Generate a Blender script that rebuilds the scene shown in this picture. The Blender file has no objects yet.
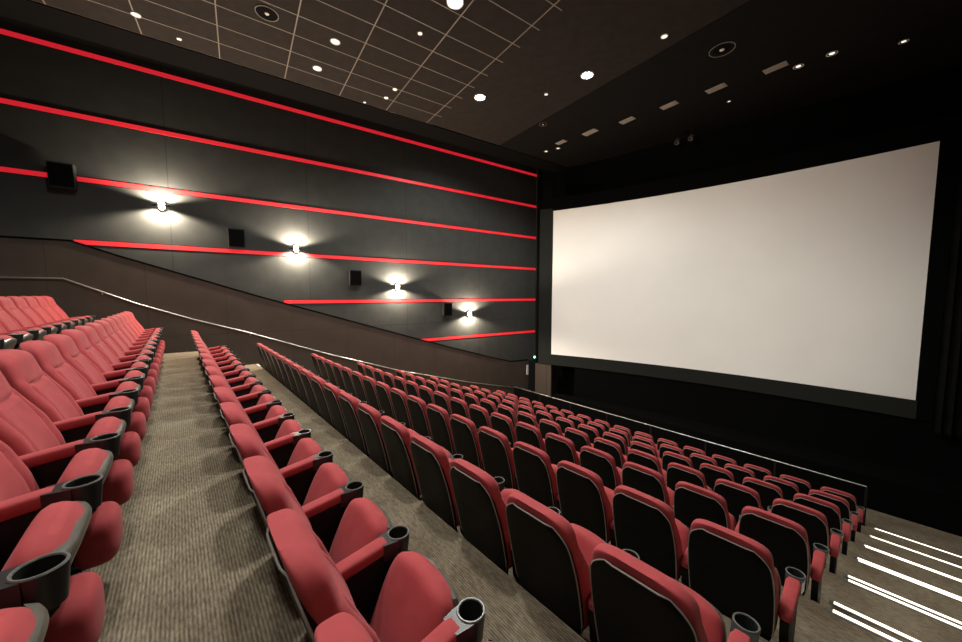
import bpy, bmesh, math, random
from mathutils import Vector, Matrix
random.seed(7)
PI = math.pi
scn = bpy.context.scene
COL = scn.collection
Z0 = 4.8                      # camera height above the front floor; all z below are relative to the eye

# ------------------------------------------------------------------ materials
def mat(name, col, rough=0.6, metal=0.0, spec=0.5, emit=None, estr=0.0, sheen=0.0, coat=0.0):
    m = bpy.data.materials.new(name); m.use_nodes = True
    b = m.node_tree.nodes['Principled BSDF']
    b.inputs['Base Color'].default_value = (*col, 1)
    b.inputs['Roughness'].default_value = rough
    b.inputs['Metallic'].default_value = metal
    b.inputs['Specular IOR Level'].default_value = spec
    if sheen:
        b.inputs['Sheen Weight'].default_value = sheen
        b.inputs['Sheen Roughness'].default_value = 0.5
        b.inputs['Sheen Tint'].default_value = (1, .75, .75, 1)
    if coat: b.inputs['Coat Weight'].default_value = coat
    if emit:
        b.inputs['Emission Color'].default_value = (*emit, 1)
        b.inputs['Emission Strength'].default_value = estr
    return m
def nodes(m): return m.node_tree.nodes, m.node_tree.links, m.node_tree.nodes['Principled BSDF']
def noise_colour(m, c0, c1, scale, detail=4, bump=0.0, bscale=None, dist=0.005, stretch=(1,1,1)):
    n, l, b = nodes(m)
    tc = n.new('ShaderNodeTexCoord'); mp = n.new('ShaderNodeMapping'); mp.inputs['Scale'].default_value = stretch
    l.new(tc.outputs['Object'], mp.inputs['Vector'])
    t = n.new('ShaderNodeTexNoise'); t.inputs['Scale'].default_value = scale; t.inputs['Detail'].default_value = detail
    l.new(mp.outputs[0], t.inputs['Vector'])
    r = n.new('ShaderNodeValToRGB'); r.color_ramp.elements[0].position = .3; r.color_ramp.elements[1].position = .7
    r.color_ramp.elements[0].color = (*c0, 1); r.color_ramp.elements[1].color = (*c1, 1)
    l.new(t.outputs['Fac'], r.inputs['Fac']); l.new(r.outputs[0], b.inputs['Base Color'])
    if bump:
        t2 = n.new('ShaderNodeTexNoise'); t2.inputs['Scale'].default_value = bscale or scale; t2.inputs['Detail'].default_value = 3
        l.new(mp.outputs[0], t2.inputs['Vector'])
        bp = n.new('ShaderNodeBump'); bp.inputs['Strength'].default_value = bump; bp.inputs['Distance'].default_value = dist
        l.new(t2.outputs['Fac'], bp.inputs['Height']); l.new(bp.outputs[0], b.inputs['Normal'])
    return m

M = {}
M['red'] = noise_colour(mat('red_fabric', (.46,.055,.06), .75, spec=.2, sheen=.10), (.315,.040,.044), (.395,.055,.060), 9, 3, .25, 420, .002)
M['shell'] = noise_colour(mat('black_shell', (.004,.004,.004), .5, spec=.12), (.003,.003,.003), (.006,.006,.005), 30, 3, .15, 300, .001)
M['edge_glint'] = mat('pale_edge_glint', (.30,.28,.25), .25)  # pale tone painting the glint along the shell's edge
M['pan'] = noise_colour(mat('grey_pan', (.10,.09,.075), .32), (.085,.078,.065), (.12,.11,.09), 12)
M['cup'] = mat('cup_black', (.016,.017,.016), .35)
M['rim'] = mat('cup_rim', (.12,.12,.11), .3)
M['std'] = mat('standard_black', (.008,.008,.007), .5, spec=.2)
M['steel'] = mat('steel', (.55,.53,.5), .35, 1.0)
# carpet: fine ribs along the rows and worn mottling
c = mat('carpet', (.2,.17,.13), .95, spec=.1); n, l, b = nodes(c)
tc = n.new('ShaderNodeTexCoord')
t = n.new('ShaderNodeTexNoise'); t.inputs['Scale'].default_value = 2.2; t.inputs['Detail'].default_value = 6; l.new(tc.outputs['Object'], t.inputs['Vector'])
r = n.new('ShaderNodeValToRGB'); r.color_ramp.elements[0].position = .3; r.color_ramp.elements[1].position = .72
r.color_ramp.elements[0].color = (.175,.135,.095,1); r.color_ramp.elements[1].color = (.26,.215,.155,1); l.new(t.outputs['Fac'], r.inputs['Fac'])
mp = n.new('ShaderNodeMapping'); mp.inputs['Scale'].default_value = (22, 90, 40); l.new(tc.outputs['Object'], mp.inputs['Vector'])
t2 = n.new('ShaderNodeTexNoise'); t2.inputs['Scale'].default_value = 1.0; t2.inputs['Detail'].default_value = 2; l.new(mp.outputs[0], t2.inputs['Vector'])
w = n.new('ShaderNodeTexWave'); w.bands_direction = 'Y'; w.inputs['Scale'].default_value = 21; w.inputs['Distortion'].default_value = 1.2; w.inputs['Detail'].default_value = 2; w.inputs['Detail Scale'].default_value = 2
l.new(tc.outputs['Object'], w.inputs['Vector'])
r2 = n.new('ShaderNodeValToRGB'); r2.color_ramp.elements[0].position = .36; r2.color_ramp.elements[1].position = .62
r2.color_ramp.elements[0].color = (.55,.53,.52,1); r2.color_ramp.elements[1].color = (1.25,1.25,1.2,1); l.new(t2.outputs['Fac'], r2.inputs['Fac'])
mx = n.new('ShaderNodeMix'); mx.data_type = 'RGBA'; mx.blend_type = 'MULTIPLY'; mx.inputs['Factor'].default_value = .65
l.new(r.outputs[0], mx.inputs['A']); l.new(r2.outputs[0], mx.inputs['B'])
r3 = n.new('ShaderNodeValToRGB'); r3.color_ramp.elements[0].color = (.55,.54,.53,1); r3.color_ramp.elements[1].color = (1.2,1.2,1.2,1); l.new(w.outputs['Fac'], r3.inputs['Fac'])
mx2 = n.new('ShaderNodeMix'); mx2.data_type = 'RGBA'; mx2.blend_type = 'MULTIPLY'; mx2.inputs['Factor'].default_value = .8
l.new(mx.outputs['Result'], mx2.inputs['A']); l.new(r3.outputs[0], mx2.inputs['B']); l.new(mx2.outputs['Result'], b.inputs['Base Color'])
bp = n.new('ShaderNodeBump'); bp.inputs['Strength'].default_value = .4; bp.inputs['Distance'].default_value = .004
l.new(t2.outputs['Fac'], bp.inputs['Height']); l.new(bp.outputs[0], b.inputs['Normal'])
M['carpet'] = c
def panelled(name, c0, c1, seam, sx, sz, ox=0, oz=0, rough=.85, nscale=3, sw=.006):
    """panels in the local Y-Z plane with dark seams"""
    m = mat(name, c0, rough, spec=.2); n, l, b = nodes(m)
    tc = n.new('ShaderNodeTexCoord'); sp = n.new('ShaderNodeSeparateXYZ'); l.new(tc.outputs['Object'], sp.inputs[0])
    def line(out, size, off):
        a = n.new('ShaderNodeMath'); a.operation = 'ADD'; a.inputs[1].default_value = off + 100*size; l.new(out, a.inputs[0])
        p = n.new('ShaderNodeMath'); p.operation = 'MODULO'; p.inputs[1].default_value = size; l.new(a.outputs[0], p.inputs[0])
        q = n.new('ShaderNodeMath'); q.operation = 'LESS_THAN'; q.inputs[1].default_value = sw; l.new(p.outputs[0], q.inputs[0])
        return q.outputs[0]
    mxx = n.new('ShaderNodeMath'); mxx.operation = 'MAXIMUM'
    l.new(line(sp.outputs['Y'], sx, ox), mxx.inputs[0]); l.new(line(sp.outputs['Z'], sz, oz), mxx.inputs[1])
    t = n.new('ShaderNodeTexNoise'); t.inputs['Scale'].default_value = nscale; t.inputs['Detail'].default_value = 5; l.new(tc.outputs['Object'], t.inputs['Vector'])
    r = n.new('ShaderNodeValToRGB'); r.color_ramp.elements[0].position = .3; r.color_ramp.elements[1].position = .7
    r.color_ramp.elements[0].color = (*c0,1); r.color_ramp.elements[1].color = (*c1,1); l.new(t.outputs['Fac'], r.inputs['Fac'])
    mx = n.new('ShaderNodeMix'); mx.data_type = 'RGBA'; l.new(mxx.outputs[0], mx.inputs['Factor']); l.new(r.outputs[0], mx.inputs['A'])
    mx.inputs['B'].default_value = (*seam, 1); l.new(mx.outputs['Result'], b.inputs['Base Color'])
    return m
M['wall'] = panelled('grey_wall_panels', (.035,.036,.033), (.044,.0445,.041), (.026,.0265,.0245), 3.0, 40, 1.3, 1.0, sw=.02)
M['wains'] = panelled('brown_wainscot', (.048,.035,.027), (.060,.044,.034), (.034,.025,.019), 1.5, 40, .3, 1, nscale=2, sw=.012)
M['black'] = mat('black_paint', (.002,.002,.002), .9, spec=.04)
M['sidewall'] = mat('dark_side_wall', (.05,.05,.05), .85, spec=.2)
M['masking'] = mat('black_masking', (.012,.013,.011), .9, spec=.15)
M['curtain'] = noise_colour(mat('black_curtain', (.006,.006,.006), .95, spec=.05), (.004,.004,.004), (.007,.007,.006), 4)
M['screen'] = noise_colour(mat('screen_white', (.78,.76,.72), .9, spec=.1), (.76,.74,.70), (.80,.78,.74), .6)
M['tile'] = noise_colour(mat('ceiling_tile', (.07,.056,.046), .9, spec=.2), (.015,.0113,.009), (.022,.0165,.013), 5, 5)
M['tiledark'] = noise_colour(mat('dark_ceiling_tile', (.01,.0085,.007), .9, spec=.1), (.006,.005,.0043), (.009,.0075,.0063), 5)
M['tbar'] = mat('ceiling_bar', (.18,.148,.115), .5)
M['soffit'] = mat('ceiling_border', (.006,.0055,.005), .95, spec=.03)
M['led'] = mat('red_led', (.5,.02,.02), .5, emit=(1,.022,.045), estr=.47)
M['sidewhite'] = mat('step_light', (.8,.75,.65), .5, emit=(1,.86,.66), estr=2.2)
M['lamp'] = mat('lamp_lens', (.9,.9,.9), .3, emit=(.93,1,.97), estr=40)
M['lampoff'] = mat('small_lens', (.85,.83,.78), .3, emit=(1,.93,.82), estr=1.2)
M['sconceglass'] = mat('sconce_glass', (.9,.88,.8), .3, emit=(1,.9,.74), estr=25)
M['trimwhite'] = mat('white_trim', (.65,.62,.57), .4)
M['spk'] = noise_colour(mat('speaker_box', (.009,.009,.009), .6, spec=.3), (.007,.007,.007), (.012,.012,.012), 40)
M['grille'] = mat('speaker_grille', (.003,.003,.003), .8, spec=.05)
M['slat'] = mat('slat_panel', (.30,.26,.21), .6)
M['green'] = mat('green_led', (.1,.6,.3), .4, emit=(.12,1,.5), estr=8)
M['door'] = mat('black_door', (.012,.012,.012), .6)

# ------------------------------------------------------------------ helpers
def build(name, bm, m, parent=None, loc=None, rotz=None, smooth=False):
    bmesh.ops.recalc_face_normals(bm, faces=bm.faces)
    me = bpy.data.meshes.new(name); bm.to_mesh(me); bm.free()
    if smooth:
        for p in me.polygons: p.use_smooth = True
        try: me.set_sharp_from_angle(angle=math.radians(42))
        except Exception: pass
    me.materials.append(M[m])
    o = bpy.data.objects.new(name, me); COL.objects.link(o)
    if parent: o.parent = parent
    if loc is not None: o.location = loc
    if rotz is not None: o.rotation_euler = (0, 0, rotz)
    return o
def tag(o, label, cat, group=None):
    o['label'] = label; o['category'] = cat
    if group: o['group'] = group
    return o
def thing(name, label, cat, loc=(0,0,0), rotz=0, group=None):
    o = bpy.data.objects.new(name, None); COL.objects.link(o); o.empty_display_size = .1
    o.location = loc; o.rotation_euler = (0,0,rotz)
    return tag(o, label, cat, group)
def struct(o): o['kind'] = 'structure'; return o
def box(bm, x0, x1, y0, y1, z0, z1, bev=0, seg=2):
    vs = [bm.verts.new(p) for p in ((x0,y0,z0),(x1,y0,z0),(x1,y1,z0),(x0,y1,z0),(x0,y0,z1),(x1,y0,z1),(x1,y1,z1),(x0,y1,z1))]
    fs = [bm.faces.new([vs[i] for i in f]) for f in ((3,2,1,0),(4,5,6,7),(0,1,5,4),(1,2,6,5),(2,3,7,6),(3,0,4,7))]
    if bev:
        es = list({e for f in fs for e in f.edges})
        bmesh.ops.bevel(bm, geom=es, offset=bev, segments=seg, affect='EDGES', profile=.5)
def prism(bm, poly, axis, a, b, bev=0):
    """poly of 2-D points extruded between a and b; axis 'x': points are (y,z), 'z': points are (x,y)"""
    def P(p, t): return (t, p[0], p[1]) if axis == 'x' else ((p[0], p[1], t) if axis == 'z' else (p[0], t, p[1]))
    A = [bm.verts.new(P(p, a)) for p in poly]; B = [bm.verts.new(P(p, b)) for p in poly]
    n = len(poly); fs = [bm.faces.new(A), bm.faces.new(B[::-1])]
    for i in range(n): fs.append(bm.faces.new((A[i], A[(i+1)%n], B[(i+1)%n], B[i])))
    if bev:
        es = list({e for f in fs[:2] for e in f.edges})
        bmesh.ops.bevel(bm, geom=es, offset=bev, segments=2, affect='EDGES', profile=.5)
def loft(bm, rings, closed=True, caps=True):
    R = [[bm.verts.new(p) for p in r] for r in rings]; n = len(R[0])
    for a, b in zip(R, R[1:]):
        for i in range(n if closed else n-1):
            bm.faces.new((a[i], a[(i+1)%n], b[(i+1)%n], b[i]))
    if caps and closed:
        bm.faces.new(R[0][::-1]); bm.faces.new(R[-1])
def tube(bm, pts, r, seg=8):
    pts = [Vector(p) for p in pts]; rings = []
    for i, p in enumerate(pts):
        t = (pts[min(i+1,len(pts)-1)] - pts[max(i-1,0)]).normalized()
        up = Vector((0,0,1)) if abs(t.z) < .9 else Vector((1,0,0))
        a = t.cross(up).normalized(); b = a.cross(t).normalized()
        rings.append([p + a*r*math.cos(2*PI*k/seg) + b*r*math.sin(2*PI*k/seg) for k in range(seg)])
    loft(bm, rings)
def lathe(bm, prof, c=(0,0,0), seg=28, closed=False):
    rings = [[(c[0]+r*math.cos(2*PI*k/seg), c[1]+r*math.sin(2*PI*k/seg), c[2]+z) for k in range(seg)] for r, z in prof]
    if closed: rings.append(rings[0])
    loft(bm, rings, True, not closed)
    if closed: bmesh.ops.remove_doubles(bm, verts=bm.verts, dist=1e-6)
def interp(tab, x):
    if x <= tab[0][0]: return tab[0][1:]
    for a, b in zip(tab, tab[1:]):
        if x <= b[0]:
            t = (x-a[0])/(b[0]-a[0]); return tuple(p+(q-p)*t for p, q in zip(a[1:], b[1:]))
    return tab[-1][1:]
def smooth_interp(tab, x, h=.02):
    return tuple(sum(v)/5 for v in zip(*[interp(tab, x+d*h) for d in (-1,-.5,0,.5,1)]))
def spow(v, e): return math.copysign(abs(v)**e, v)

# ------------------------------------------------------------------ the seat (origin on the floor below its own cup line)
S = .58
BACK = [(.34,-.425,-.315,.225),(.45,-.440,-.272,.247),(.60,-.472,-.308,.252),(.75,-.508,-.368,.250),(.85,-.536,-.414,.243),
        (.92,-.556,-.443,.234),(1.0,-.578,-.465,.226),(1.05,-.590,-.478,.220),(1.12,-.602,-.498,.21)]
TOPZ = 1.08
def back_cushion_bm():
    bm = bmesh.new(); rings = []; N = 72
    zs = [.34 + .0155*i for i in range(48)]
    zs = [z for z in zs if z < TOPZ-.03] + [TOPZ-.03+.03*t for t in (0,.3,.55,.75,.88,.95,.985,1)]
    for z in zs:
        yb, yf, w = smooth_interp(BACK, z)
        s = 1.0
        if z > TOPZ-.11:
            q = (z-(TOPZ-.11))/.11; s = max(.02, (1-q**3.2))**(1/2.2)
        if z < .40:
            q = (.40-z)/.06; s2 = (1-.35*q**2)
        else: s2 = 1
        w *= .32+.68*s if s < 1 else s2
        h = (yf-yb)/2*(.25+.75*(max(0,1-((z-(TOPZ-.07))/.07)**2.4)**.5 if z > TOPZ-.07 else 1))*s2; ym = (yb+(yf-yb)/2*s2+ (yf-yb)/2*(1-s2)) if z < .4 else yb+h
        ring = []
        for k in range(N):
            a = 2*PI*k/N; cx, sy = math.cos(a), math.sin(a)
            x = w*spow(cx, .55 if sy > 0 else .34); y = ym + h*spow(sy, .6 if sy > 0 else .42)
            if sy > 0:
                f = min(1, sy*1.6); ux = abs(x)/.25
                if z < .9:
                    y += f*.045*(ux**2.2)*min(1,(.93-z)/.2)*(1 if z>.45 else .5)
                g = 0
                if z < .875: g += math.exp(-((abs(x)-.155-.03*(z-.4))/.010)**2)
                if abs(x) < .175: g = max(g, math.exp(-((z-.872-.02*(x/.17)**2)/.011)**2))
                y -= .017*g*f
            elif z > .5:
                g = math.exp(-((z-.905)/.008)**2) if abs(x) > w*.9 else 0
                x *= 1-.02*g
            ring.append((x, y, z))
        rings.append(ring)
    loft(bm, rings); return bm
def shell_w(z):
    w = interp(BACK, z)[2] - .006
    if z > .90: w -= .075*((z-.90)/.125)**2.6
    if z < .38: w -= .05*((.38-z)/.2)
    return w
SHT = 1.025
def shell_y(x, z, w): return interp(BACK, z)[0] - .011 + .012*abs(x/w)**6 + (.06*max(0,(.40-z)/.2))
def back_shell_bm():
    bm = bmesh.new(); zs = [.22+.03*i for i in range(24)] + [.925,.945,.96,.975,.99,1.003,1.015,SHT]
    zs = sorted(set(zs)); us = [-1+2*i/16 for i in range(17)]
    outer = []; inner = []
    for z in zs:
        w = shell_w(z)
        outer.append([(u*w, shell_y(u*w, z, w), z) for u in us]); inner.append([(u*w, shell_y(u*w, z, w)+.022, z) for u in us])
    rings = [o + i[::-1] for o, i in zip(outer, inner)]
    loft(bm, rings); return bm
def edge_glint_bm():  # thin pale tube standing in for the highlight on the shell's rim
    bm = bmesh.new(); pts = []
    zs = [.36,.45,.55,.65,.72,.78,.83,.865,.895,.92,.94,.96,.98,.998,1.012,SHT]
    L_ = [(-shell_w(z), z) for z in zs]; wt = shell_w(SHT)
    T_ = [(wt*t, SHT+.004*(1-t*t)) for t in (-.7,-.4,0,.4,.7)]
    path = L_ + T_ + [(-x, z) for x, z in L_[::-1]]
    for x, z in path:
        w = max(shell_w(min(z,SHT)), abs(x)); pts.append((x*1.005, shell_y(x, min(z,SHT), w)-.001, z+.003))
    tube(bm, pts, .0042, 6); return bm
# folded seat: runs from the hinge up to its front edge
H0 = Vector((0,-.170,.305)); H1 = Vector((0,-.020,.630))
def fold_frame():
    d = (H1-H0); Ln = d.length; d.normalize(); nrm = Vector((0, d.z, -d.y)); return d, nrm, Ln   # nrm points to the front/down
def seat_cushion_bm():
    bm = bmesh.new(); d, nr, Ln = fold_frame(); rings = []; N = 48
    ts = [0,.02,.06,.14,.25,.38,.5,.62,.72,.8,.86,.91,.95,.98,.995,1]
    for t in ts:
        c_ = H0 + d*(Ln*t)
        hw = .226*(1 if t < .55 else (1-((t-.55)/.45)**2.6*.22)); th = .060 + .006*math.sin(PI*t)
        if t > .86: th *= max(.06, 1-((t-.86)/.14)**2.6)**.5
        if t < .06: th *= .6+.4*(t/.06)
        if t > .93: hw *= max(.2, 1-((t-.93)/.07)**2*.35)
        ring = []
        for k in range(N):
            a = 2*PI*k/N; x = hw*spow(math.cos(a), .5); q = th*spow(math.sin(a), .7)
            p = c_ + nr*(q + .0) ; bulge = .02*(1-(x/.23)**2)
            p = p + d*(bulge*t*2)*(1)
            ring.append((x, p.y, p.z))
        rings.append(ring)
    loft(bm, rings); return bm
def seat_pan_bm():
    bm = bmesh.new(); d, nr, Ln = fold_frame(); R = []
    ts = [.02,.1,.25,.4,.55,.68,.78,.85,.88,.91,.935,.955,.968]; us = [-1+2*i/14 for i in range(15)]
    for t in ts:
        hw = .222*(1 if t < .55 else (1-((t-.55)/.45)**2.6*.22)); th = (.060+.006*math.sin(PI*t))*(1 if t < .86 else max(.06, 1-((t-.86)/.14)**2.6)**.5) + .006
        o = []; i_ = []
        for u in us:
            x = u*hw; k = .018*abs(u)**5; bu = .02*(1-(x/.23)**2)*t*2
            p = H0 + d*(Ln*t+bu) + nr*(th+.008-k); q = H0 + d*(Ln*t+bu) + nr*(th-.018-k)
            o.append((x,p.y,p.z)); i_.append((x,q.y,q.z))
        R.append(o+i_[::-1])
    loft(bm, R); return bm
def under_pad_bm():
    bm = bmesh.new(); rings = []
    for j in range(1, 20):
        v = -PI/2 + PI*j/20; cz = spow(math.sin(v), .6); r_ = abs(math.cos(v))**.6
        rings.append([(.13*r_*spow(math.cos(2*PI*k/36), .6), -.012+.078*r_*spow(math.sin(2*PI*k/36), .7), .285+.118*cz) for k in range(36)])
    loft(bm, rings); return bm
def arm_pad_bm():
    bm = bmesh.new(); rings = []; N = 24
    for t in (0,.03,.08,.2,.4,.6,.8,.93,.98,1):
        y = -.43+.355*t; z = .585+.045*t; e = 1
        if t < .08: e = .55+.45*(t/.08)**.5
        if t > .93: e = 1-.12*(t-.93)/.07
        w = (.036+.006*t)*e; h = .030*e
        rings.append([(w*spow(math.cos(2*PI*k/N), .5), y, z+h*spow(math.sin(2*PI*k/N), .5)) for k in range(N)])
    loft(bm, rings); return bm
def cup_bm():
    bm = bmesh.new()
    lathe(bm, [(.046,-.105),(.053,-.03),(.056,.0),(.056,.004),(.046,.004),(.045,-.01),(.041,-.085),(.001,-.086),(.001,-.105)], (0,0,.65), 32, True)
    poly = [(-.042,-.10),(.042,-.10),(.050,-.05),(.052,-.024),(.030,-.049),(0,-.0555),(-.030,-.049),(-.052,-.024),(-.050,-.05)]
    prism(bm, poly, 'z', .572, .6535)
    return bm
def rim_bm():
    bm = bmesh.new(); R = []
    for k in range(33):
        a = 2*PI*k/32; R.append((.051*math.cos(a), .051*math.sin(a), .6545))
    tube(bm, R, .0048, 6); return bm
def standard_bm():
    bm = bmesh.new()
    prism(bm, [(-.36,.025),(-.10,.025),(-.10,.05),(-.15,.08),(-.085,.30),(-.035,.46),(.032,.53),(.034,.556),(-.05,.60),(-.43,.556),(-.40,.36),(-.33,.25),(-.28,.08),(-.36,.05)], 'x', -.024, .024, .006)
    return bm
def foot_bm():
    bm = bmesh.new(); box(bm, -.045, .045, -.38, -.08, 0, .025, .006); return bm

_proto = {}
def proto_mesh(key, bm_fn, m):
    if key not in _proto:
        o = build(key, bm_fn(), m, smooth=True); _proto[key] = o
        return o, True
    o = _proto[key].copy(); COL.objects.link(o); return o, False
def add(key, fn, m, parent, x=0, label=None, name=None):
    o, first = proto_mesh(key, fn, m)
    o.parent = parent; o.location = (x, 0, 0)
    if label: o['label'] = label
    if not first: o.name = key
    return o
def arm_parts(t, x):
    add('armrest', arm_pad_bm, 'red', t, x)
    c_ = add('cup_holder', cup_bm, 'cup', t, x, 'black plastic cup holder')
    add('rim', rim_bm, 'rim', c_)
    s_ = add('side_panel', standard_bm, 'std', t, x, 'black side panel under the armrest')
    add('foot', foot_bm, 'std', s_)
def make_seat(x, y, z, label, group, extra_left=False, fwd=0):
    """x is the cup at the seat's right-hand arm; the seat itself lies to its left"""
    t = thing('cinema_seat', label, 'seat', (x-S/2, y, z+Z0), 0, group)
    bc = add('back_cushion', back_cushion_bm, 'red', t)
    sh = add('back_shell', back_shell_bm, 'shell', t, 0, 'black plastic shell behind the backrest')
    add('edge_glint', edge_glint_bm, 'edge_glint', sh)
    if fwd: bc.location = sh.location = (0, fwd, -fwd*.35)
    cu = add('seat_cushion', seat_cushion_bm, 'red', t)
    add('seat_pan', seat_pan_bm, 'pan', cu, 0, 'grey plastic pan under the folded seat')
    add('front_pad', under_pad_bm, 'red', t)
    arm_parts(t, S/2)
    if extra_left: arm_parts(t, -S/2)
    return t

WD = math.radians(6.4153); WN = Vector((math.cos(WD), -math.sin(WD), 0)); WS = Vector((math.sin(WD), math.cos(WD), 0)); WDIST = -11.2018
def wall_x(y): return (WDIST + math.sin(WD)*y)/math.cos(WD)
def room(u, v, z=0): return Vector((u*math.cos(WD)+v*math.sin(WD), -u*math.sin(WD)+v*math.cos(WD), z))
UR = .85                                                   # right wall in room coordinates

ORD = ['zeroth','first','second','third','fourth','fifth','sixth','seventh','eighth','ninth','tenth','eleventh','twelfth','thirteenth','fourteenth','fifteenth','sixteenth','seventeenth','eighteenth','nineteenth']
rowdef = [ # key, cup y, floor z, first cup x, phrase for the row
    ('K', -1.38, -.44-.65, -8.07+.58*6, 'topmost row at the far left'),
    ('L', -.3191, -.7474-.65, -1.4733+S, 'row left of the near walkway'),
    ('M', -.4342+1.2252, -.8209-.3896-.65, -.9623+S, 'row right of the near walkway')]
fr = ['first row seen from behind','second row seen from behind','third row seen from behind','fourth row seen from behind','fifth row seen from behind','sixth row seen from behind','front row by the rail']
for k in range(2, 9):
    rowdef.append(('NOPQRST'[k-2], -.4342+1.2252*k, -.8209-.3896*k-.65, -.334+.058*(k-2), fr[k-2]))
row_ends = {}
for key, y, z, x0, phrase in rowdef:
    lim = wall_x(y)+(.46 if key in 'NOPQRST' else .40)
    n = int((x0-lim)/S)
    row_ends[key] = (x0, x0-n*S)
    for i in range(n):
        if key == 'K': lab = 'red folding cinema seat, %s from the wall, %s' % (ORD[n-i], phrase)
        elif key in 'LM': lab = 'red folding cinema seat, %s nearest the viewer, %s' % (ORD[i+1], phrase)
        else: lab = 'red folding cinema seat, %s from the lit stairs, %s' % (ORD[i+1], phrase)
        make_seat(x0-S*i, y, z, lab, 'seats in the '+phrase, i == n-1, .06 if key == 'L' else 0)

# ------------------------------------------------------------------ floor: carpeted tiers with half steps in the aisles
yE = {'J': -1.83, 'K': -.764}
tiers = [('J', -6.0, -1.83, -.78), ('K', -1.83, -.764, -1.09), ('L', -.764, .346, -1.3974)]
for k in range(1, 9):
    tiers.append(('MNOPQRST'[k-1], -.879+1.2252*k, -.879+1.2252*(k+1), -.8209-.3896*k-.65))
FRONTZ = -4.588-.195
bm = bmesh.new()
def xs(y): return wall_x(y)-.05, room(UR, 0).x/1 + math.tan(WD)*y+.05
for i, (key, a, b_, z) in enumerate(tiers):
    l0, r0 = xs(a); l1, r1 = xs(b_)
    prism(bm, [(l0,a),(r0,a),(r1,b_),(l1,b_)], 'z', -5.2+Z0, z+Z0)
l0, r0 = xs(tiers[-1][2]); l1, r1 = xs(15)
prism(bm, [(l0,tiers[-1][2]),(r0,tiers[-1][2]),(r1,15),(l1,15)], 'z', -5.2+Z0, FRONTZ+Z0)
nos = []
for i, (key, a, b_, z) in enumerate(tiers[:-1]):
    zn = tiers[i+1][3]; zm = (z+zn)/2; st = .42
    nk = tiers[i+1][0]
    if nk in row_ends:
        xr, xl = row_ends[nk]
        l_, r_ = xs(b_)
        box(bm, xr+.1, r_, b_-.01, b_+st, zn+Z0-.01, zm+Z0)
        box(bm, l_, xl-.1, b_-.01, b_+st, zn+Z0-.01, zm+Z0)
    nos.append((key, b_, z, b_+st, zm))
nos.append(('T', tiers[-1][2], tiers[-1][3], None, None))
struct(build('floor', bm, 'carpet'))

# lit nosings on the right aisle steps
order = []
for key, y1, z1, y2, z2 in nos:
    if key in 'OPQRST':
        order.append((y1, z1))
        if y2 and key in 'OPQRS': order.append((y2, z2))
order.sort(key=lambda t: -t[0])
for i, (y, z) in enumerate(order):
    xl = -.10+.0523*(y-4.02) - (.03 if i % 2 == 1 else 0)
    xr = xs(y)[1]-.12
    t = thing('step_light', 'glowing white step edge strip, %s counted up from the stair foot' % ORD[i+1], 'step light', (0, y, z+Z0), 0, 'lit step edges on the right stairs')
    bm = bmesh.new(); box(bm, xl-.03, xr+.03, -.055, .004, .0005, .006, .001, 1); build('housing', bm, 'rim', t)
    bm = bmesh.new(); box(bm, xl, xr, -.034, .001, .003, .010, .001, 1); build('light_strip', bm, 'sidewhite', t)
t = thing('step_light', 'pale step edge strip at the walkway end by the left wall', 'step light', (0, 1.571, -1.8604+Z0))
bm = bmesh.new(); box(bm, -10.98, -10.55, -.055, .004, .0005, .006, .001, 1); build('housing', bm, 'rim', t)
bm = bmesh.new(); box(bm, -10.96, -10.57, -.048, .001, .003, .010, .001, 1); o = build('light_strip', bm, 'trimwhite', t)

# ------------------------------------------------------------------ walls and ceiling
HC = 5.45
LOCW = WN*WDIST + Vector((0,0,Z0)); ROTW = -WD            # local frame: x into the room, y along the wall (s), z
def wallobj(name, bm, m, parent=None): return build(name, bm, m, parent, LOCW if not parent else None, ROTW if not parent else None)
bm = bmesh.new(); box(bm, -.25, 0, -7, 11.9, -5.2, HC+.2); struct(wallobj('wall_left', bm, 'wall'))
WT = [(-7,1.15),(-2.92,1.15),(-2.19,.87),(.45,-.05),(5.16,-1.57),(8.2,-2.50),(9.3,-2.80),(10.28,-2.83)]
bm = bmesh.new(); prism(bm, [(-7,-5.1)]+WT+[(10.28,-5.1)], 'x', 0, .05); struct(wallobj('trim_1', bm, 'wains'))
bm = bmesh.new()
rings = []
for s_, z_ in WT: rings.append([(0,s_,z_),(.062,s_,z_),(.062,s_,z_+.035),(0,s_,z_+.035)])
loft(bm, rings); struct(wallobj('trim_2', bm, 'black'))
# doorway to the exit passage at the end of the left wall
bm = bmesh.new(); box(bm, .002, .05, 10.29, 10.72, -4.75, -2.86); struct(wallobj('door_1', bm, 'door'))
bm = bmesh.new(); box(bm, .0, .055, 10.70, 11.0, -4.78, 5.4); struct(wallobj('trim_3', bm, 'masking'))
w0 = room(UR, -7.0); w1 = room(UR, 14.5)
bm = bmesh.new(); p0, p1, p2, p3 = room(UR,-7), room(UR,14.8), room(UR+.25,14.8), room(UR+.25,-7)
prism(bm, [(p.x,p.y) for p in (p0,p1,p2,p3)], 'z', -5.2+Z0, HC+.2+Z0); struct(build('wall_right', bm, 'sidewall'))
bm = bmesh.new(); p = [room(-11.4,-5.2), room(UR+.2,-5.2), room(UR+.2,-5.4), room(-11.4,-5.4)]
prism(bm, [(q.x,q.y) for q in p], 'z', -5.2+Z0, HC+.2+Z0); struct(build('wall_back', bm, 'sidewall'))
bm = bmesh.new(); fw = [(-10.6,12.75),(-4.5,13.55),(2.9,14.4),(2.9,14.6),(-4.5,13.75),(-10.6,12.95)]
prism(bm, fw, 'z', -5.2+Z0, HC+.2+Z0); struct(build('wall_front', bm, 'black'))
KS = HC/6.0
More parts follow.
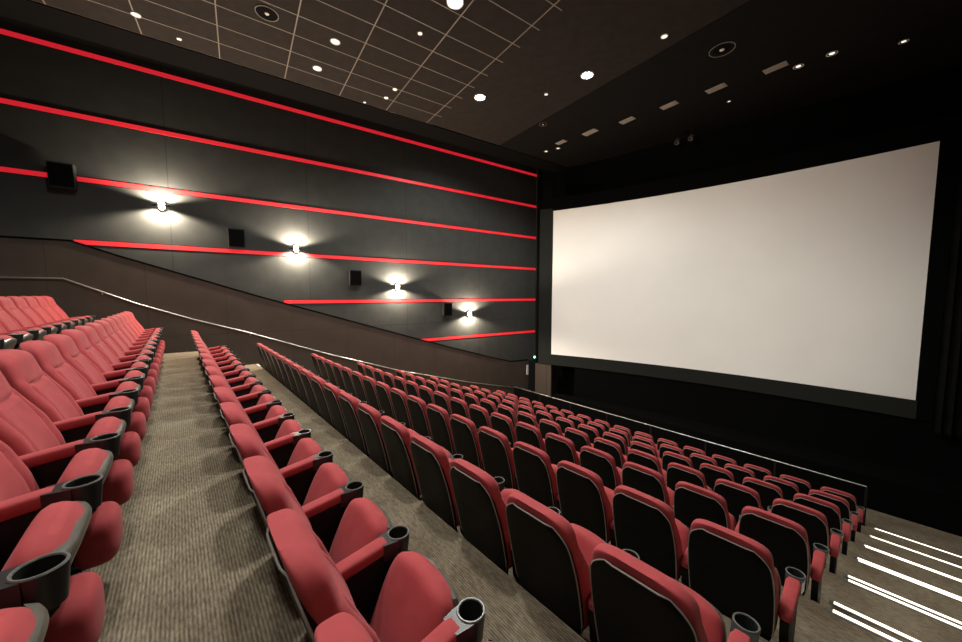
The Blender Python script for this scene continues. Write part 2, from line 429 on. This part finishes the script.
# ceiling slab with a lay-in grid, plain border along the left wall
LOCC = Vector((0,0,Z0))
bm = bmesh.new(); box(bm, -10.35, UR+.1, -5.3, 14.9, HC, HC+.2); struct(build('ceiling', bm, 'tile', None, LOCC, -WD))
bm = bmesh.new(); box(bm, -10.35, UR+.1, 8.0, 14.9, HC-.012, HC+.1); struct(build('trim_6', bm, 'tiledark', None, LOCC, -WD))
bm = bmesh.new(); box(bm, -11.3, -10.35, -5.3, 14.9, HC-.03, HC+.2); struct(build('trim_4', bm, 'soffit', None, LOCC, -WD))
bm = bmesh.new()
v = KS*-1.60-1.308*3
while v < 5.3:
    box(bm, -10.35, UR, v-.011, v+.011, HC-.006, HC+.01); v += 1.308
u = -10.35
while u < UR:
    box(bm, u-.009, u+.009, -5.2, 5.3, HC-.0055, HC+.01); u += .604
struct(build('trim_5', bm, 'tbar', None, LOCC, -WD))

# red LED lines
led = [(-7,10.72,5.13,'topmost red light line on the left wall'),(-7,10.74,3.815,'second red light line from the top of the left wall'),
       (-7,10.74,2.49,'third red light line from the top, behind the largest speaker'),(-2.88,10.74,1.15,'fourth red light line from the top, starting at the panel corner'),
       (1.02,10.74,-.185,'fifth red light line, starting halfway down the sloping panel'),(5.0,10.74,-1.585,'lowest and shortest red light line on the left wall')]
for a, b_, z, lab in led:
    t = thing('led_strip', lab, 'light strip', LOCW, ROTW, 'red light lines on the left wall')
    bm = bmesh.new(); box(bm, .002, .005, a, b_, z-.062, z+.062); build('channel', bm, 'black', t)
    bm = bmesh.new(); box(bm, .003, .009, a, b_, z-.05, z+.05, .001, 1); build('light_line', bm, 'led', t)

# wall speakers
for i, (s_, z_, k, lab) in enumerate([(-2.93,2.49,1.0,'black wall speaker crossing the third red line, nearest the viewer'),(.0,1.48,.95,'black wall speaker between the two brightest wall lights'),
        (2.96,.54,.95,'black wall speaker left of the third wall light'),(6.2,-.50,.95,'small black wall speaker beside the lowest wall light')]):
    p = LOCW + WS*s_ + Vector((0,0,z_))
    t = thing('wall_speaker', lab, 'speaker', p, ROTW, 'speakers on the left wall')
    bm = bmesh.new(); prism(bm, [(.05,.26*k),(.22,.24*k),(.17,-.26*k),(.05,-.24*k)], 'y', -.19*k, .19*k, .012)
    build('cabinet', bm, 'spk', t)
    bm = bmesh.new(); prism(bm, [(.219,.21*k),(.229,.21*k),(.182,-.23*k),(.172,-.23*k)], 'y', -.17*k, .17*k, .003); build('grille', bm, 'grille', t)
    bm = bmesh.new(); box(bm, 0, .06, -.05, .05, -.08, .08, .005); build('bracket', bm, 'std', t)
# sconces: a thin dark plate with a glass bowl above and below
def light(name, kind, loc, energy, col, parent=None, size=.05, **kw):
    d = bpy.data.lights.new(name, kind); d.energy = energy; d.color = col
    if kind in ('POINT','SPOT'): d.shadow_soft_size = size
    for k_, v_ in kw.items(): setattr(d, k_, v_)
    o = bpy.data.objects.new(name, d); COL.objects.link(o); o.location = loc
    if parent: o.parent = parent
    return o
SC = [(-1.42,2.11,'bright wall light on the third red line, nearest the viewer'),(1.37,1.32,'second wall light from the viewer, on the fourth red line'),
      (4.35,.28,'third wall light from the viewer, above the fifth red line'),(7.2,-.71,'wall light farthest down the wall, nearest the screen')]
for s_, z_, lab in SC:
    p = LOCW + WS*s_ + Vector((0,0,z_))
    t = thing('wall_sconce', lab, 'wall light', p, ROTW, 'lights on the left wall')
    bm = bmesh.new(); box(bm, 0, .02, -.06, .06, -.09, .09, .004); build('back_plate', bm, 'std', t)
    bm = bmesh.new(); pl = [(.0,-.17)] + [(.15*math.cos(a), .17*math.sin(a)) for a in [(-PI/2+PI*k/14) for k in range(1,14)]] + [(.0,.17)]
    prism(bm, pl, 'z', -.012, .012); build('shade_plate', bm, 'std', t)
    for sg in (1, -1):
        bm = bmesh.new(); lathe(bm, [(.055, sg*.013),(.06,sg*.03),(.05,sg*.075),(.02,sg*.10),(.001,sg*.105)], (.075,0,0), 20)
        build('glass_bowl', bm, 'sconceglass', t, smooth=True)
        b_ = light('wall_bulb', 'SPOT', (.17, 0, sg*.03), 520, (1,.86,.68), t, .03, spot_size=2.75, spot_blend=.35)
        if sg > 0: b_.rotation_euler = (PI, 0, 0)

# handrail on the left wall
RT_ = [(-6.5,.36),(-3.05,.36),(-1.95,-.19),(-.94,-.60),(.19,-1.0),(2.18,-1.78),(4.4,-2.56),(7.2,-3.36),(10.0,-4.05)]
t = thing('handrail', 'slim metal handrail running down along the left wall', 'handrail', LOCW, ROTW)
bm = bmesh.new(); tube(bm, [(.10, a, b_) for a, b_ in RT_], .015, 10); build('rail', bm, 'steel', t, smooth=True)
for a, b_ in [(-4.2,.36),(-2.5,.085),(.19,-1.0),(3.2,-2.14),(6.0,-3.02),(8.6,-3.7)]:
    bm = bmesh.new(); tube(bm, [(.04,a,b_-.06),(.10,a,b_-.06),(.10,a,b_-.01)], .009, 6); build('bracket', bm, 'steel', t)
# parapet and rail ahead of the front row
RA = Vector((-9.75,10.38,0)); RB = Vector((.07,10.12,0)); rd = (RB-RA); ang = math.atan2(rd.y, rd.x); RLn = rd.length
t = thing('front_rail', 'long low guard rail with dark panel in front of the front row', 'railing', (RA.x,RA.y,Z0-4.588), ang)
bm = bmesh.new(); tube(bm, [(0,0,.80),(RLn,0,.80)], .012, 10); build('top_rail', bm, 'steel', t, smooth=True)
bm = bmesh.new(); box(bm, 0, RLn, -.02, .02, -.19, .775); build('panel', bm, 'black', t)
for k in range(8):
    x_ = RLn*k/7
    bm = bmesh.new(); box(bm, x_-.02, x_+.02, -.026, .026, -.19, .79, .004); build('post', bm, 'std', t)

# ------------------------------------------------------------------ screen, masking, curtains
SL = Vector((-8.94,11.77)); SM = Vector((-4.05,12.93)); SR = Vector((.73,13.03))
def scr(t_):   # point on the curved screen plan, t in 0..1, clearly arced between its ends
    ch = SL.lerp(SR, t_); nrm = Vector((-(SR-SL).y, (SR-SL).x)).normalized(); return ch + nrm*(.50*4*t_*(1-t_)), nrm
ZT, ZB = 3.452, -2.475
def curved(bm, t0, t1, z0, z1, off0, off1, n_=40):
    rings = []
    for i in range(n_+1):
        p, nr = scr(t0+(t1-t0)*i/n_); a = p - nr*off0; b_ = p - nr*off1
        rings.append([(a.x,a.y,z0+Z0),(b_.x,b_.y,z0+Z0),(b_.x,b_.y,z1+Z0),(a.x,a.y,z1+Z0)])
    loft(bm, rings)
t = thing('projection_screen', 'huge blank curved white cinema screen on the front wall', 'screen', (0,0,0))
bm = bmesh.new(); curved(bm, 0, 1, ZB, ZT, -.03, 0); build('screen_surface', bm, 'screen', t)
bm = bmesh.new(); curved(bm, -.002, 1.002, ZB-.44, ZB, -.10, .05); build('bottom_masking', bm, 'masking', t)['label'] = 'dark cloth band below the screen'
bm = bmesh.new(); curved(bm, -.055, 1.03, ZT, ZT+.5, -.06, .02); build('top_masking', bm, 'black', t)
bm = bmesh.new(); curved(bm, -.055, -.0005, ZB-.44, ZT+.1, -.06, .03, 8); build('side_masking', bm, 'masking', t)
bm = bmesh.new(); curved(bm, 1.0005, 1.03, ZB-.44, ZT+.1, -.06, .03, 8); build('side_masking', bm, 'black', t)
def curtain(name, lab, pts, z0, z1, amp, waves):
    bm = bmesh.new(); n_ = waves*12; rings = []
    a = Vector(pts[0]); b_ = Vector(pts[1]); nr = Vector((-(b_-a).y, (b_-a).x)).normalized()
    F_, K_ = [], []
    for i in range(n_+1):
        t_ = i/n_; d_ = amp*math.sin(2*PI*waves*t_)+.4*amp*math.sin(2*PI*waves*.37*t_+1)
        p = a.lerp(b_, t_); rings.append([(*(p+nr*d_), z0+Z0), (*(p+nr*(d_+.012)), z0+Z0), (*(p+nr*(d_+.012)), z1+Z0), (*(p+nr*d_), z1+Z0)])
    loft(bm, rings); return tag(build(name, bm, 'curtain', smooth=True), lab, 'curtain')
curtain('stage_curtain', 'black pleated curtain hanging right of the screen', [(.98,12.75),(2.25,13.0)], -3.1, HC-.1, .06, 9)
bm = bmesh.new(); curved(bm, .10, 1.16, FRONTZ, ZB-.45, -.20, -.02); struct(build('wall_stage', bm, 'black'))
bm = bmesh.new(); curved(bm, -.07, .0, FRONTZ, ZB-.46, -.10, .0, 6); struct(build('wall_exit', bm, 'wains'))
# low black stage in front of the screen
bm = bmesh.new(); prism(bm, [(-8.5,11.32),(1.9,11.5),(1.9,12.55),(-4.0,12.3),(-8.5,11.6)], 'z', FRONTZ+Z0, -4.02+Z0); struct(build('trim_7', bm, 'black'))
# exit marker and door plate
p = LOCW + WS*10.60 + WN*.05 + Vector((0,0,-2.72))
t = thing('exit_light', 'tiny green glowing exit lamp above the dark doorway', 'exit light', p, ROTW)
bm = bmesh.new(); box(bm, 0, .05, -.07, .07, -.06, .06, .006); build('housing', bm, 'std', t)
bm = bmesh.new(); lathe(bm, [(.045,-.01),(.045,.01),(.02,.022)], (0,0,0), 16); bmesh.ops.rotate(bm, verts=bm.verts, cent=(0,0,0), matrix=Matrix.Rotation(PI/2,3,'Y')); bmesh.ops.translate(bm, verts=bm.verts, vec=(.055,0,0)); build('lens', bm, 'green', t)
bm = bmesh.new(); box(bm, 0, .02, -.05, .05, -.22, .22, .004)
tag(build('wall_plate', bm, 'trimwhite', None, LOCW + WS*10.22 + WN*.052 + Vector((0,0,-3.25)), ROTW), 'narrow pale plate on the brown panel beside the doorway', 'plate')

# ------------------------------------------------------------------ things in the ceiling (room coordinates given at height 6, scaled to the real height)
KS = HC/6.0
def cpos(u, v): return room(u*KS, v*KS, HC+Z0)
def disc(bm, r0, r1, z0, z1, seg=28): lathe(bm, [(r0,z0),(r1,z0),(r1,z1),(r0,z1)], (0,0,0), seg, True)
def down(u, v, lab, r_, lens, energy=0, cat='ceiling light', group=None, spot=2.6):
    t = thing('ceiling_light', lab, cat, cpos(u,v), -WD, group)
    bm = bmesh.new(); disc(bm, r_*.8, r_, -.018, .0); build('trim_ring', bm, 'trimwhite', t, smooth=True)
    bm = bmesh.new(); lathe(bm, [(.001,-.012),(r_*.5,-.012),(r_*.79,-.006),(r_*.79,-.002),(.001,-.002)], (0,0,0), 24, True); build('lens', bm, lens, t, smooth=True)
    if energy: light('ceiling_bulb', 'SPOT', (0,0,-.08), energy, (.98,1,.94), t, .22, spot_size=spot, spot_blend=.5)
    return t
LE = 760
down(-6.51,3.88,'bright white ceiling light at the top edge of the view',.16,'lamp',LE,group='bright ceiling lights')
down(-9.03,6.24,'bright white ceiling light nearest the left wall',.16,'lamp',LE,group='bright ceiling lights')
down(-6.49,8.04,'bright white ceiling light nearest the screen',.16,'lamp',LE,group='bright ceiling lights')
for u, v, q in ((-4.0,1.0,1),(-6.5,-.9,.8),(-1.9,-1.2,.55)):  # extra lamps out of view, added to brighten the near rows
    down(u,v,'added bright white ceiling light out of view above the back rows',.16,'lamp',LE*q,group='added ceiling lights behind the view')
small = [(-9.08,2.11,.10,'larger pale disc light left of the bright light at the top'),(-10.38,1.94,.10,'pale disc light below its twin, near the top red line'),
         (-10.68,-1.57,.075,'pale disc light at the upper left, on a ceiling bar'),(-11.08,-.91,.045,'small dim lamp beside the upper left disc light'),
         (-10.11,3.97,.06,'upper one of two small lamps left of the bright lights'),(-10.68,3.91,.06,'lower one of two small lamps left of the bright lights'),
         (-7.7,3.65,.05,'small lamp just left of the topmost bright light'),(-3.09,12.28,.10,'middle one of three small lamps high above the screen'),
         (-2.47,12.33,.10,'larger lamp above the screen, right of its twin'),(-1.4,13.15,.08,'small lamp above the right end of the screen'),
         (-4.55,8.34,.07,'small lamp left of the round black ceiling speaker'),(-4.81,12.69,.05,'tiny lamp above the middle of the screen'),
         (-7.77,7.77,.05,'tiny lamp between the two lower bright lights'),(-10.7,10.74,.08,'left one of a pair of tiny lamps by the top red line'),
         (-10.21,10.93,.08,'right one of a pair of tiny lamps by the top red line'),(-11.3,3.45,.04,'tiny lamp near the wall left of a dark recess')]
for u, v, r_, lab in small: down(u, v, lab, r_, 'lampoff', group='small ceiling lamps')
def cspk(u, v, r_, lab):
    t = thing('ceiling_speaker', lab, 'ceiling speaker', cpos(u,v), -WD, 'round ceiling speakers')
    bm = bmesh.new(); disc(bm, r_*.93, r_, -.018, .0); build('trim_ring', bm, 'tbar', t, smooth=True)
    bm = bmesh.new(); lathe(bm, [(.001,-.018),(r_*.4,-.016),(r_*.93,-.008),(r_*.93,-.002),(.001,-.002)], (0,0,0), 28, True); build('grille', bm, 'grille', t, smooth=True)
    bm = bmesh.new(); lathe(bm, [(.001,-.03),(r_*.16,-.028),(r_*.2,-.015),(.001,-.014)], (0,0,0), 16, True); build('dome', bm, 'trimwhite', t, smooth=True)
cspk(-9.04,.73,.20,'round black ceiling speaker at the top left')
cspk(-3.97,9.93,.25,'round black ceiling speaker above the screen')
cspk(-11.55,4.4,.17,'round black ceiling speaker near the top red line')
cspk(-9.13,9.0,.12,'small dark ceiling speaker below the bright lights')
for u, v, k, lab in [(-8.57,10.85,1,'brightest pale vent panel in the ceiling before the screen'),(-7.28,11.17,.9,'pale vent panel right of the brightest one'),
        (-5.98,11.39,.9,'pale vent panel in the middle of the row before the screen'),(-4.74,11.6,.9,'pale vent panel right of the middle of the row'),
        (-9.75,10.6,.8,'pale vent panel nearest the left wall'),(-3.45,11.85,.9,'pale vent panel at the right end of the row')]:
    t = thing('ceiling_slats', lab, 'slat', cpos(u,v), -WD, 'vent panels before the screen')  # pale slatted rectangle on the ceiling
    bm = bmesh.new(); box(bm, -.25*k, .25*k, -.13*k, .13*k, -.02, 0, .004, 1); build('frame', bm, 'slat', t)
    for j in range(4):
        bm = bmesh.new(); yy = (-.09+.06*j)*k; box(bm, -.22*k, .22*k, yy-.018, yy+.018, -.028, -.019); build('louvre', bm, 'slat', t)
# twin spotlights hanging above the screen
for (u, v, lab) in [(-6.75,13.55,'left dark spotlight of a pair hanging above the screen'),(-6.3,13.62,'right spotlight of a pair hanging above the screen')]:
    t = thing('hanging_spotlight', lab, 'spotlight', cpos(u,v), -WD, 'spotlights above the screen')
    bm = bmesh.new(); tube(bm, [(0,0,0),(0,0,-.22)], .012, 6); build('stem', bm, 'std', t)
    bm = bmesh.new(); lathe(bm, [(.04,.1),(.07,.06),(.075,-.1),(.06,-.1),(.05,.0),(.001,.0),(.001,.1)], (0,0,0), 16, True)
    bmesh.ops.rotate(bm, verts=bm.verts, cent=(0,0,0), matrix=Matrix.Rotation(-.7,3,'X')); bmesh.ops.translate(bm, verts=bm.verts, vec=(0,0,-.28)); build('can', bm, 'pan', t, smooth=True)

# ------------------------------------------------------------------ added bare lamps along the right wall (mirroring the left sconces), unseen
def rfill(v, z):
    p = room(UR-.18, v, z+Z0)
    return light('wall_bulb', 'POINT', p, 20, (1,.84,.62), None, .06)
for v, z in ((-1.4,2.1),(1.4,1.35),(4.4,.3),(7.2,-.7)): rfill(v, z)

# added unseen spot by the back wall, put in to light the screen
FILL = Vector((-3.6,-4.6,Z0+3.9))
tgt = Vector((-4.9,12.5,Z0+.2)); dv = (tgt-FILL)
fill = light('screen_fill', 'SPOT', FILL, 4200, (1,.92,.79), None, .05, spot_size=.86, spot_blend=.9)
fill.rotation_euler = dv.to_track_quat('-Z','Y').to_euler()

# ------------------------------------------------------------------ camera, world, view
cam = bpy.data.cameras.new('camera'); co = bpy.data.objects.new('camera', cam); COL.objects.link(co)
cam.sensor_fit = 'HORIZONTAL'; cam.sensor_width = 36; cam.lens = 346.346/962*36; cam.clip_start = .02; cam.clip_end = 200
yaw, pit = math.radians(48.7837), math.radians(4.2254)
Fv = Vector((-math.sin(yaw)*math.cos(pit), math.cos(yaw)*math.cos(pit), -math.sin(pit)))
co.location = (0,0,Z0); co.rotation_euler = Fv.to_track_quat('-Z','Y').to_euler()
scn.camera = co
wd = bpy.data.worlds.new('world'); scn.world = wd; wd.use_nodes = True
wd.node_tree.nodes['Background'].inputs[0].default_value = (0,0,0,1); wd.node_tree.nodes['Background'].inputs[1].default_value = 0
vs = scn.view_settings; vs.view_transform = 'Standard'; vs.look = 'None'; vs.gamma = 1; vs.use_curve_mapping = False; vs.exposure = 0.0
scn.cycles.use_denoising = True
scn.cycles.sample_clamp_indirect = 4
scn.cycles.max_bounces = 6

# turn the whole place so that the left wall runs along the Y axis
RZ = Matrix.Rotation(WD, 4, 'Z')
for o in list(COL.objects):
    if o.parent is None:
        o.location = RZ @ Vector(o.location)
        if o.rotation_mode == 'XYZ' and o.type not in ('CAMERA','LIGHT'): o.rotation_euler.z += WD
        else: o.rotation_euler = (RZ.to_3x3() @ o.rotation_euler.to_matrix()).to_euler()
